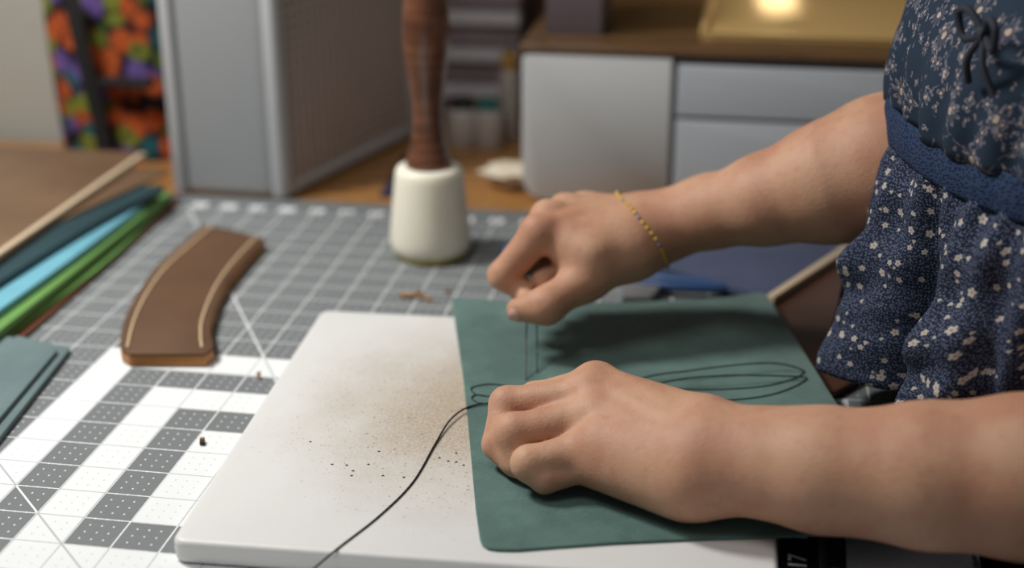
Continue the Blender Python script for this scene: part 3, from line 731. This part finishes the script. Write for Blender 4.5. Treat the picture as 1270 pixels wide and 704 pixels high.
# ================================================================== the person
H = None
class SDF:
    def __init__(s, lo, hi, h):
        s.h = h; s.lo = np.array(lo, float); s.n = np.ceil((np.array(hi)-s.lo)/h).astype(int)+1
        s.d = np.full(s.n, 9.0, np.float32)
    def new(s): q = SDF.__new__(SDF); q.h, q.lo, q.n = s.h, s.lo, s.n; q.d = np.full(s.n, 9.0, np.float32); return q
    def win(s, lo, hi):
        a = np.clip(np.floor((lo-s.lo)/s.h).astype(int), 0, s.n); b = np.clip(np.ceil((hi-s.lo)/s.h).astype(int)+1, 0, s.n)
        if (b <= a).any(): return None
        g = [s.lo[i]+s.h*np.arange(a[i], b[i]) for i in range(3)]
        return tuple(slice(a[i], b[i]) for i in range(3)), np.meshgrid(*g, indexing='ij', sparse=True)
    def cone(s, a, b, r1, r2, k=.3, flat=None):
        """tapered capsule blended in with radius k; flat = (axis, factor) squashes it across an axis"""
        a = np.array(a, float); b = np.array(b, float); m_ = max(r1, r2)*1.4+k+3*s.h
        w_ = s.win(np.minimum(a, b)-m_, np.maximum(a, b)+m_)
        if w_ is None: return s
        sl, (X, Y, Z) = w_
        px, py, pz = X-a[0], Y-a[1], Z-a[2]
        ba = b-a; L = max(np.linalg.norm(ba), 1e-6); u = ba/L
        t_ = px*u[0]+py*u[1]+pz*u[2]
        r2_ = np.maximum(px*px+py*py+pz*pz-t_*t_, 0)
        if flat is not None:
            ax = np.array(flat[0], float); ax -= u*(ax@u); ax /= np.linalg.norm(ax); q = px*ax[0]+py*ax[1]+pz*ax[2]
            r2_ = np.maximum(r2_+q*q*(flat[1]**2-1), 0)
        tt = np.clip(t_/L, 0, 1)
        d = np.sqrt(r2_+(t_-tt*L)**2)-(r1+(r2-r1)*tt)
        s.smin(sl, d, k); return s
    def smin(s, sl, d, k):
        e = s.d[sl]
        if k > 0:
            hh = np.clip(.5+.5*(e-d)/k, 0, 1); s.d[sl] = e*(1-hh)+d*hh-k*hh*(1-hh)
        else: s.d[sl] = np.minimum(e, d)
    def ball(s, c, r, k=.3): return s.cone(c, np.array(c)+(1e-4, 0, 0), r, r, k)
    def carve(s, a, b, r, k=.2):
        q = s.new(); q.cone(a, b, r, r, 0); hh = np.clip(.5-.5*(s.d+q.d)/k, 0, 1)
        s.d = s.d*(1-hh)-q.d*hh+k*hh*(1-hh); return s
    def chain(s, pts, rs, k=.25, flat=None):
        for i in range(len(pts)-1): s.cone(pts[i], pts[i+1], rs[i], rs[i+1], k if i else k, flat)
        return s
    def join(s, o, k): s.smin((slice(None),)*3, o.d, k); return s
    def mesh(s):
        d = s.d; ins = d < 0
        c = np.zeros(np.array(d.shape)-1, np.int8)
        for i in (0, 1):
            for j in (0, 1):
                for k_ in (0, 1):
                    c += ins[i:d.shape[0]-1+i, j:d.shape[1]-1+j, k_:d.shape[2]-1+k_]
        cells = np.argwhere((c > 0) & (c < 8))
        idx = -np.ones(c.shape, np.int64); idx[tuple(cells.T)] = np.arange(len(cells))
        acc = np.zeros((len(cells), 3)); cnt = np.zeros(len(cells))
        cor = [(i, j, k_) for i in (0, 1) for j in (0, 1) for k_ in (0, 1)]
        for p_ in cor:
            for ax in range(3):
                if p_[ax]: continue
                q_ = list(p_); q_[ax] = 1
                a = d[tuple((cells+p_).T)]; b = d[tuple((cells+q_).T)]
                mk = (a < 0) != (b < 0); t_ = np.where(mk, a/np.where(mk, a-b, 1), 0)
                pt = np.tile(np.array(p_, float), (len(cells), 1)); pt[:, ax] += t_
                acc += pt*mk[:, None]; cnt += mk
        V = s.lo+s.h*(cells+acc/cnt[:, None])
        F = []
        for ax in range(3):
            o1, o2 = [(1, 2), (2, 0), (0, 1)][ax]
            sa = [slice(1, -1)]*3; sa[ax] = slice(0, d.shape[ax]-1); sb_ = list(sa); sb_[ax] = slice(1, d.shape[ax])
            A0 = ins[tuple(sa)]; B0 = ins[tuple(sb_)]
            for sign in (True, False):
                e = np.argwhere((A0 != B0) & (A0 == sign))
                off = np.ones(3, int); off[ax] = 0; e = e+off
                def cell(da, db):
                    q = e.copy(); q[:, o1] -= da; q[:, o2] -= db; return idx[tuple(q.T)]
                quad = np.stack([cell(1, 1), cell(0, 1), cell(0, 0), cell(1, 0)], 1)
                F.append(quad if sign else quad[:, ::-1])
        return V, np.concatenate(F)
def smooth_mesh(V, F, it=2, lam=.5):
    e = np.concatenate([F[:, [0, 1]], F[:, [1, 2]], F[:, [2, 3]], F[:, [3, 0]]]); e = np.concatenate([e, e[:, ::-1]])
    n_ = np.bincount(e[:, 0], minlength=len(V))[:, None]
    for _ in range(it):
        a = np.stack([np.bincount(e[:, 0], V[e[:, 1], i], len(V)) for i in range(3)], 1)/np.maximum(n_, 1)
        V = V+lam*(a-V)
    return V

a3 = lambda *q: np.array(q, float)
# ---- near (left) arm: fist resting on the leather
def near_arm():
    s = SDF((22.5, -6.5, 1.0), (62, 13.5, 14), .13)
    wr = at(892, 571, 4.35); f1 = at(1020, 584, 4.9); f2 = at(1150, 589, 5.5); f3 = at(1270, 591, 6.0); el = f3+(f3-f2)*1.0
    s.chain([wr, f1, f2, f3, el], [2.42, 2.88, 3.35, 3.72, 3.9], .6, ((0, .55, .83), 1.0))
    s.cone(wr+(0, .7, .3), f1+(0, .5, .2), 2.1, 2.5, .8)
    Mp = at(741, 553, 3.75)
    mcp = [Mp+a3(-.55, 4.1, 1.5), Mp+a3(-.7, 3.0, 1.4), Mp+a3(-.35, 1.55, .9), Mp]      # index, middle, ring, little
    cm = [wr+a3(-1.2, 1.9, .9), wr+a3(-1.2, 1.0, .6), wr+a3(-1.2, 0, .05), wr+a3(-1.2, -.7, -.7)]
    palm = s.new()
    for i in range(4):
        palm.cone(cm[i], mcp[i], 1.5, [1.0, 1.02, .98, .92][i], .9)
    # heel of the hand on the little finger side
    palm.cone(at(838, 600, 3.25), at(738, 578, 3.0), 1.55, 1.1, 1.3)
    palm.cone(at(860, 583, 3.8), at(752, 552, 4.0), 1.8, 1.2, 1.6)
    # filling of the palm
    palm.cone(mcp[1]+a3(1.2, .5, -1.6), wr+a3(-2, 1.2, -.8), 1.5, 1.6, .9)
    pip = [at(630, 488, 4.5), at(630, 502, 4.2), at(639, 536, 3.8), at(657, 575, 3.05)]
    pip[0] = pip[1]+a3(1.3, 1.3, -.15)
    dip = [pip[0]+a3(.0, .2, -1.9), at(617, 551, 2.75), at(645, 573, 2.4), at(676, 593, 2.45)]
    tip = [dip[0]+a3(1.0, .5, -.6), at(634, 572, 2.25), at(668, 585, 2.1), at(700, 589, 2.55)]
    rad = [(1.0, .86, .74, .6), (1.05, .95, .84, .68), (1.06, .98, .84, .68), (1.02, .9, .8, .66)]
    fingers = s.new()
    for i in range(4):
        fg = s.new(); fg.chain([mcp[i], pip[i], dip[i], tip[i]], rad[i], .12)
        fg.ball(pip[i]+a3(-.03, 0, .04), rad[i][1]+.03, .3)
        fingers.join(fg, (.3, .3, .38, .14)[i])
    palm.join(fingers, .6)
    # thumb, behind the fingers
    tb = s.new(); tb.chain([wr+a3(-2, 2.4, .2), mcp[0]+a3(1.2, 1.3, -2.0), pip[0]+a3(1.6, 1.5, -2.0), tip[0]+a3(.3, .9, -.1)], [1.5, 1.15, .9, .68], .4)
    palm.join(tb, .5)
    # knuckles and tendons
    for i, (r_, dz) in enumerate(((.75, .3), (.8, .34), (.7, .28), (.5, .2))):
        palm.ball(mcp[i]+a3(-.05, -.22, dz), r_, .9)
        palm.cone(mcp[i]+a3(.5, -.2, .75), cm[i]+a3(-1.5, -.3, 1.05), .16, .12, .7)
    s.join(palm, 1.5)
    return s
# ---- far (right) arm: pinching the thread
def far_arm():
    s = SDF((20, 12.5, 2.2), (58, 36, 22), .14)
    wr = at(808, 284, 8.1); f1 = at(880, 264, 9.4); f2 = at(950, 247, 10.7); f3 = at(1030, 226, 12.1); f4 = at(1095, 207, 13.2); el = f4+(f4-f3)*1.0
    s.chain([wr, f1, f2, f3, f4, el], [1.88, 2.2, 2.78, 3.65, 4.2, 4.3], .7)
    s.cone(wr+a3(.2, 1.2, .1), f1+a3(0, 1, 0), 1.8, 2.1, .8)
    m1 = at(668, 290, 8.55)
    row = a3(.55, 1.75, .12)
    mcp = [m1, m1+row+a3(-.2, 0, .22), m1+row*2+a3(.1, 0, .1), m1+row*2.9+a3(.6, 0, -.25)]
    cm = [wr+a3(-1.3, -.3, .3), wr+a3(-1.2, .5, .35), wr+a3(-1.2, 1.2, .2), wr+a3(-1.2, 1.8, -.1)]
    palm = s.new()
    for i in range(4): palm.cone(cm[i], mcp[i], 1.4, [.98, 1.0, .96, .9][i], .9)
    palm.cone(mcp[1]+a3(1.4, .2, -1.5), wr+a3(-2, .6, -.7), 1.4, 1.5, .9)
    pip = [at(624, 341, 5.95)]; pip += [pip[0]+a3(.25, 1.65, -.1), pip[0]+a3(.75, 3.2, -.1), pip[0]+a3(1.5, 4.6, .1)]
    dip = [at(646, 358, 5.1), at(656, 340, 5.9)+a3(.3, 1.5, .2), pip[2]+a3(1.8, -.4, -1.0), pip[3]+a3(1.6, -.3, -.9)]
    tip = [at(652, 368, 4.9), at(676, 349, 5.8)+a3(.9, 1.6, 0), dip[2]+a3(1.4, -.3, .5), dip[3]+a3(1.2, -.2, .5)]
    rad = [(1.12, .92, .78, .6), (1.05, .86, .72, .64), (.95, .82, .7, .6), (.85, .74, .64, .55)]
    fingers = s.new()
    for i in range(4):
        fg = s.new(); fg.chain([mcp[i], pip[i], dip[i], tip[i]], rad[i], .12); fg.ball(pip[i], rad[i][1]+.05, .25)
        fingers.join(fg, .14)
    palm.join(fingers, .45)
    tb = s.new()
    tcm, tm, ti, tt = at(776, 312, 7.2), at(727, 345, 6.1), at(677, 379, 4.95), at(643, 384, 4.6)
    tb.chain([tcm, tm, ti, tt], [1.7, 1.3, 1.0, .76], .9); tb.ball(ti+a3(.1, -.1, .05), 1.03, .4)
    palm.cone(tcm+a3(.6, .9, .6), at(712, 303, 8.0), 1.8, 1.1, 1.2); palm.cone(tcm+a3(0, .5, .2), (tm+m1)/2+a3(.7, .3, -.2), 1.7, 1.05, 1.2); palm.cone(tcm, wr+a3(.8, 0, -.2), 1.7, 1.75, 1.2)
    palm.join(tb, .55)
    # web between thumb and forefinger
    palm.cone(at(735, 315, 7.6), at(700, 318, 7.0)+a3(0, .8, 0), 1.25, .8, .7)
    for i, (r_, dz) in enumerate(((.72, .34), (.78, .38), (.7, .34), (.6, .3))):
        palm.ball(mcp[i]+a3(-.1, 0, dz), r_, .8); palm.cone(mcp[i]+a3(.6, 0, .8), cm[i]+a3(-1.2, 0, 1.1), .15, .12, .7)
    palm.cone(tcm+a3(.2, .3, .4), at(730, 318, 7.2), 1.75, 1.1, 1.4)
    s.join(palm, 1.2)
    s.cone(at(690, 340, 6.1)+a3(.3, 1.2, .1), at(672, 347, 5.75), .7, .7, .05)      # middle fingertip between forefinger and thumb
    return s, (tt, ti)
def coarse_body():
    s = SDF((30, -14, -74), (96, 52, 76), .75)
    fw = a3(-.957, -.29, 0); lf = a3(.29, -.957, 0)
    # pelvis, belly, chest
    pel = a3(72, 21, -22); che = a3(60.5, 18, 19); bel = a3(66, 19.5, -2); up = a3(62, 18.5, 32)
    for sg in (-1, 1):
        s.cone(pel+lf*6*sg, bel+lf*4.5*sg, 10.5, 8.2, 4); s.cone(bel+lf*4.5*sg, che+lf*5*sg, 8.2, 8.4, 4); s.cone(che+lf*5*sg, up+lf*8*sg, 8.4, 6, 4)
        s.cone(che+fw*3.2+lf*5.5*sg+a3(0, 0, 3.5), che+fw*3.4+lf*5.5*sg+a3(0, 0, 3), 5.2, 5.2, 3)
        kn = pel+fw*40+lf*9*sg+a3(0, 0, -4); kn[2] = -18.5
        s.cone(pel+lf*8*sg, kn, 8.2, 5.8, 3)
        an = kn+a3(2, 0, -47); s.cone(kn, an, 5.4, 3.6, 2); s.cone(an+a3(2, 0, -4.5), an+fw*15+a3(0, 0, -5), 3.2, 2.4, 1.5)
    shL, shR = up+lf*15.5+a3(0, 0, -1), up-lf*15.5+a3(0, 0, -1)
    s.cone(shL, up+a3(0, 0, 4), 5.2, 5, 3); s.cone(shR, up+a3(0, 0, 4), 5.2, 5, 3)
    # upper arms down to the elbows of the fine forearms
    f3 = at(1270, 591, 6.0); f2 = at(1150, 589, 5.5); el = f3+(f3-f2)*1.0
    s.cone(shL, el+a3(1.5, 0, .5), 4.6, 3.9, 2); s.cone(el+a3(1.5, 0, .5), el+a3(-3, 0, 0), 3.9, 3.6, 1)
    g3 = at(1030, 226, 12.1); g4 = at(1095, 207, 13.2); er = g4+(g4-g3)*1.0
    s.cone(shR, er+a3(1, 0, .5), 4.6, 4.3, 2); s.cone(er+a3(1, 0, .5), er+a3(-2, 0, -.6), 4.3, 4.0, 1)
    # neck and head, bent over the work
    nk = up+a3(-3, 0, 12); hd = nk+fw*6+a3(0, 0, 10)
    s.cone(up+a3(0, 0, 3), nk+fw*1, 5.6, 5, 2)
    dn = fw*.82+a3(0, 0, -.57); upv = a3(0, 0, .82)+fw*.57
    s.cone(hd-fw*2+upv*3, hd+dn*1.5+upv*3.0, 8.2, 7.4, 3); s.cone(hd+dn*3, hd+dn*4.5-upv*6.5, 6, 3.6, 3)
    s.cone(hd+dn*9.2+upv*1, hd+dn*11.2-upv*1.6, .9, 1.5, 1.0)                       # nose
    for sg in (-1, 1):
        s.cone(hd+lf*7.6*sg-upv*.5, hd+lf*8.0*sg-upv*3.0, 1.2, .9, .6)              # ears
        s.cone(hd+dn*8.3+lf*3.2*sg+upv*1.2, hd+dn*8.3+lf*3.3*sg+upv*1.2, 1.25, 1.25, .6)  # eyes
    s.cone(hd+dn*8.6-upv*4.4+lf*1.6, hd+dn*8.6-upv*4.4-lf*1.6, .8, .8, .5)           # mouth
    return s, dict(fw=fw, lf=lf, hd=hd, dn=dn, upv=upv, pel=pel, bel=bel, che=che, up=up)

allV = []; allF = []; n0 = 0
sN = near_arm(); sF, thumb = far_arm(); sB, BD = coarse_body()
for s_, it in ((sN, 3), (sF, 3), (sB, 3)):
    V, F = s_.mesh(); V = smooth_mesh(V, F, it); allV.append(V); allF.append(F+n0); n0 += len(V)
V = np.concatenate(allV)*S; F = np.concatenate(allF)
me = bpy.data.meshes.new('person')
me.vertices.add(len(V)); me.vertices.foreach_set('co', V.astype(np.float32).ravel())
me.loops.add(F.size); me.loops.foreach_set('vertex_index', F.astype(np.int32).ravel())
me.polygons.add(len(F)); me.polygons.foreach_set('loop_start', np.arange(0, F.size, 4, dtype=np.int32)); me.polygons.foreach_set('loop_total', np.full(len(F), 4, np.int32))
me.update(calc_edges=True); me.validate()
person = link('person', me, SKIN)
tag(person, 'person in a navy floral blouse leaning over the table, stitching green leather with both hands', 'person')
# thumbnail of the far hand
tt, ti = thumb
ax = (tt-ti)/np.linalg.norm(tt-ti); vw = CAM_C-tt; vw = vw-ax*(vw@ax); vw /= np.linalg.norm(vw); nn_ = vw*.9+a3(0, 0, -.45); nn_ -= ax*(nn_@ax); nn_ /= np.linalg.norm(nn_); sd = np.cross(ax, nn_)
nv_ = []; nf_ = []
for j in range(9):
    for i in range(9):
        u_, v_ = (i-4)/4, (j-4)/4; rr_ = max(abs(u_), abs(v_)); q = math.hypot(u_, v_) or 1; u2, v2 = u_*rr_/q, v_*rr_/q
        th_ = u2*.75; nv_.append(tt+ax*(.12+v2*.5)+(nn_*math.cos(th_)+sd*math.sin(th_))*(.76-.06*max(0, v2)-.05*rr_**4))
for j in range(8):
    for i in range(8): a = j*9+i; nf_.append((a, a+1, a+10, a+9))
MB().add(nv_, nf_).build('thumb_nail', NAIL, person, 60)
# bracelet of little beads round the far wrist
wb = at(808, 284, 8.15); f1_ = at(880, 264, 9.4); ax = (f1_-wb)/np.linalg.norm(f1_-wb); e1 = a3(0, 0, 1)-ax*ax[2]; e1 /= np.linalg.norm(e1); e2 = np.cross(ax, e1)
NB = 52
ring = []
for i in range(NB):
    a = 2*math.pi*i/NB; c_, s_ = math.cos(a), math.sin(a)
    o_ = wb+a3(0, .5, 0)+ax*(-.1-1.35*max(0, c_)+.1*max(0, -c_)+.75*s_); d_ = e1*c_+e2*s_; r_ = .5
    while r_ < 5:
        q = np.round((o_+d_*r_-sF.lo)/sF.h).astype(int)
        if sF.d[tuple(np.clip(q, 0, sF.n-1))] > .06: break
        r_ += .03
    ring.append(o_+d_*(r_+.06))
for _ in range(2): ring = [(ring[i-1]+2*ring[i]+ring[(i+1) % NB])/4 for i in range(NB)]
br = MB().tube(ring, .03, 6, True).build('bracelet', M['string'], person)
bmesh0 = MB().lathe([(.06, -.17), (.10, -.13), (.11, 0), (.10, .13), (.06, .17)], (0, 0, 0), 8).build('bead', M['yellow'], br, 50)
bmesh1 = MB().lathe([(.06, -.17), (.10, -.13), (.11, 0), (.10, .13), (.06, .17)], (0, 0, 0), 8).build('bead', M['lilac'], br, 50)
for i in range(NB):
    p0, p1 = ring[i], ring[(i+1) % NB]; c = (p0+p1)/2
    src = bmesh1 if i % 5 in (3,) else bmesh0
    if i == 0: o = bmesh0
    elif i == 3: o = bmesh1
    else: o = src.copy(); COL.objects.link(o)
    o.location = Vector(c)*S; o.rotation_euler = Vector(p1-p0).to_track_quat('Z', 'Y').to_euler()

# ------------------------------------------------------------------ clothing
FW, LF = BD['fw'], BD['lf']
def cloth(name, rows, mat, closed=True, du=1.0, thick=.12, parent=person):
    """rows of points round the body, UV in cm along the cloth"""
    Rw = len(rows); N = len(rows[0]); v = [p for r in rows for p in r]; f = []
    uv = np.zeros((Rw, N+1, 2))
    for j in range(Rw):
        L = [0]
        for i in range(N): L.append(L[-1]+np.linalg.norm(np.array(rows[j][(i+1) % N])-np.array(rows[j][i])))
        uv[j, :, 0] = np.array(L)-L[N//2]
    base = uv[:, :, 0].mean(0)
    uv[:, :, 0] = .8*uv[:, :, 0]+.2*base
    for j in range(1, Rw):
        uv[j, :, 1] = uv[j-1, :, 1]+np.mean([np.linalg.norm(np.array(rows[j][i])-np.array(rows[j-1][i])) for i in range(N)])
    for j in range(Rw-1):
        for i in range(N if closed else N-1):
            i2 = (i+1) % N; f.append((j*N+i, j*N+i2, (j+1)*N+i2, (j+1)*N+i))
    me = bpy.data.meshes.new(name); me.from_pydata([tuple(np.array(p)*S) for p in v], [], f); me.update()
    ul = me.uv_layers.new(name='UVMap'); k_ = 0
    for j in range(Rw-1):
        for i in range(N if closed else N-1):
            for (jj, ii) in ((j, i), (j, i+1), (j+1, i+1), (j+1, i)):
                ul.data[k_].uv = uv[jj, ii]; k_ += 1
    o = link(name, me, mat, parent)
    md = o.modifiers.new('thickness', 'SOLIDIFY'); md.thickness = thick*S; md.offset = 1
    return o
def ringpt(c, a, b, th, e=.86):
    ct, st = math.cos(th), math.sin(th)
    return c+FW*a*math.copysign(abs(ct)**e, ct)+LF*b*math.copysign(abs(st)**e, st)
NTH = 420
THS = [2*math.pi*i/NTH-math.pi for i in range(NTH)]
rs = np.random.RandomState(11)
fold = lambda th, amps: sum(a*math.sin(k*th+p) for a, k, p in amps)
WC = a3(58.3, 17.3, 0)                                    # centre of the high waist seam
# bodice: (z, lean, front reach, half width)
prof = [(17.6, 0.0, 12.2, 14.9), (18.4, 0.05, 12.35, 15.0), (19.6, .1, 12.45, 15.3), (21.2, .2, 12.4, 15.6), (23.0, .4, 12.1, 16.0), (25.0, .8, 11.4, 16.3), (27.5, 1.2, 11.0, 16.5), (31, 2.2, 9.4, 17), (34.5, 3.2, 8.0, 17.5), (37, 3.6, 6.8, 14), (38.6, 3.7, 5.6, 8.5)]
pz = np.array(prof); rows = []
for t_ in np.linspace(0, 1, 46):
    z = 17.6+(38.6-17.6)*t_; le, a_, b_ = (np.interp(z, pz[:, 0], pz[:, k]) for k in (1, 2, 3))
    g = .28*max(0, 1-abs(z-18.6)/4)
    rows.append([ringpt(WC+a3(le, le*.3, z), a_, b_, th)+(FW*math.cos(th)+LF*math.sin(th))*(g*math.sin(31*th+2*math.sin(3*th))+fold(th, ((.22, 5, t_*5), (.14, 11, -t_*7), (.08, 23, t_*9)))) for th in THS])
cloth('bodice', rows, M['bodice'])
rows = []
for t_ in np.linspace(0, 1, 10):
    z = 15.7+2.1*t_
    rows.append([ringpt(WC+a3(0, 0, z), 12.15+.15*math.sin(math.pi*t_), 14.9+.15*math.sin(math.pi*t_), th)+(FW*math.cos(th)+LF*math.sin(th))*(.05*math.sin(40*th)+fold(th, ((.06, 9, 1),))) for th in THS])
cloth('waist_band', rows, M['band'], thick=.2)
rows = []
def fth(th):
    w_ = th+.06*math.sin(3*th+1)+.03*math.sin(7*th)
    return 2*abs(math.sin(5*(w_-FOLD0)))**.9-1          # round crests, narrow troughs
FOLD0 = .15
for t_ in np.linspace(0, 1, 44):
    z = 15.9-13.4*t_
    rw = []
    for th in THS:
        grow = min(1, t_*1.5)
        big = fth(th+.12*t_*math.sin(2*th)); sm = math.sin(37*th+3*math.sin(2*th)+2*t_)
        cr_ = math.sin(17*t_+5*th)*math.sin(6*th+1.3+3*t_)*min(1, t_*3)*(1-.3*t_)
        rad = 1.7*t_**.75+grow*1.9*big+.28*sm*(1-.5*t_)+.45*cr_+.16*math.sin(23*th+15*t_+2*math.sin(9*t_))*min(1, 3*t_)+.12*math.sin(41*th-11*t_)*math.sin(19*t_+6*th)
        q_ = (th-FOLD0+math.pi) % (2*math.pi)-math.pi
        zz = z-.3*math.sin(15*th)*t_**2+(2.5*max(0, 1+q_/.6)-1.3 if q_ < 0 else 0)*t_**2*math.exp(-max(0, -q_-.6)/.3)
        far_ = .35+.65/(1+math.exp(-(q_+.75)/.08))
        rad = rad*far_-.6*t_*math.exp(-((q_+.5)/.25)**2)-2.6*grow*math.exp(-(q_/.085)**2)-1.6*grow*t_*math.exp(-((q_-.42)/.06)**2)+.5*math.sin(11*t_+9*q_)*math.exp(-(q_+.3)**2/.06)*t_
        rw.append(ringpt(WC+a3(0, 0, zz), 12.1, 14.9, th)+(FW*math.cos(th)+LF*math.sin(th))*rad)
    rows.append(rw)
cloth('peplum', rows, M['peplum'], thick=.1)
# bow of cord on the chest
bc = at(1222, 42, Y=7.0)
bw = MB()
for sg, k in ((1, 1.0), (-1, .9)):
    bw.tube(spline([bc, bc+LF*1.1*sg*k+a3(-.4, 0, .9), bc+LF*2.1*sg*k+a3(-.5, 0, .6), bc+LF*1.6*sg*k+a3(-.3, 0, -.5), bc], 8), .2, 8)
    bw.tube(spline([bc, bc+LF*.8*sg+a3(-.3, 0, -1.3), bc+LF*1.4*sg+a3(.1, 0, -2.6)], 8), .18, 8)
bw.tube([bc+LF*.35, bc, bc-LF*.35], .42, 8)
bw.build('bow_tie_cord', M['cord'], person, 60)
# trousers under the table
s = SDF((20, -14, -70), (96, 52, 0), .9)
pel, bel = BD['pel'], BD['bel']
for sg in (-1, 1):
    s.cone(pel+LF*6*sg, bel+LF*4.5*sg, 11.4, 9.2, 4)
    kn = pel+FW*40+LF*9*sg; kn[2] = -18.5; an = kn+a3(2, 0, -47)
    s.cone(pel+LF*8*sg, kn, 9.2, 6.9, 3); s.cone(kn, an+a3(0, 0, 4), 6.6, 5.2, 2)
V, F = s.mesh(); V = smooth_mesh(V, F, 3)
MB().add(V, [tuple(q) for q in F]).build('trousers', M['trouser'], person, 80)
hd, dn, upv = BD['hd'], BD['dn'], BD['upv']
s = SDF(hd-16, hd+16, .7)
s.cone(hd-FW*3+upv*4, hd+dn*.2+upv*4.6, 8.7, 8.0, 3); s.cone(hd-FW*5+upv*1, hd-FW*5.5-upv*6, 7.4, 4.5, 3)
V, F = s.mesh(); V = smooth_mesh(V, F, 3)
MB().add(V, [tuple(q) for q in F]).build('hair', M['hair'], person, 80)
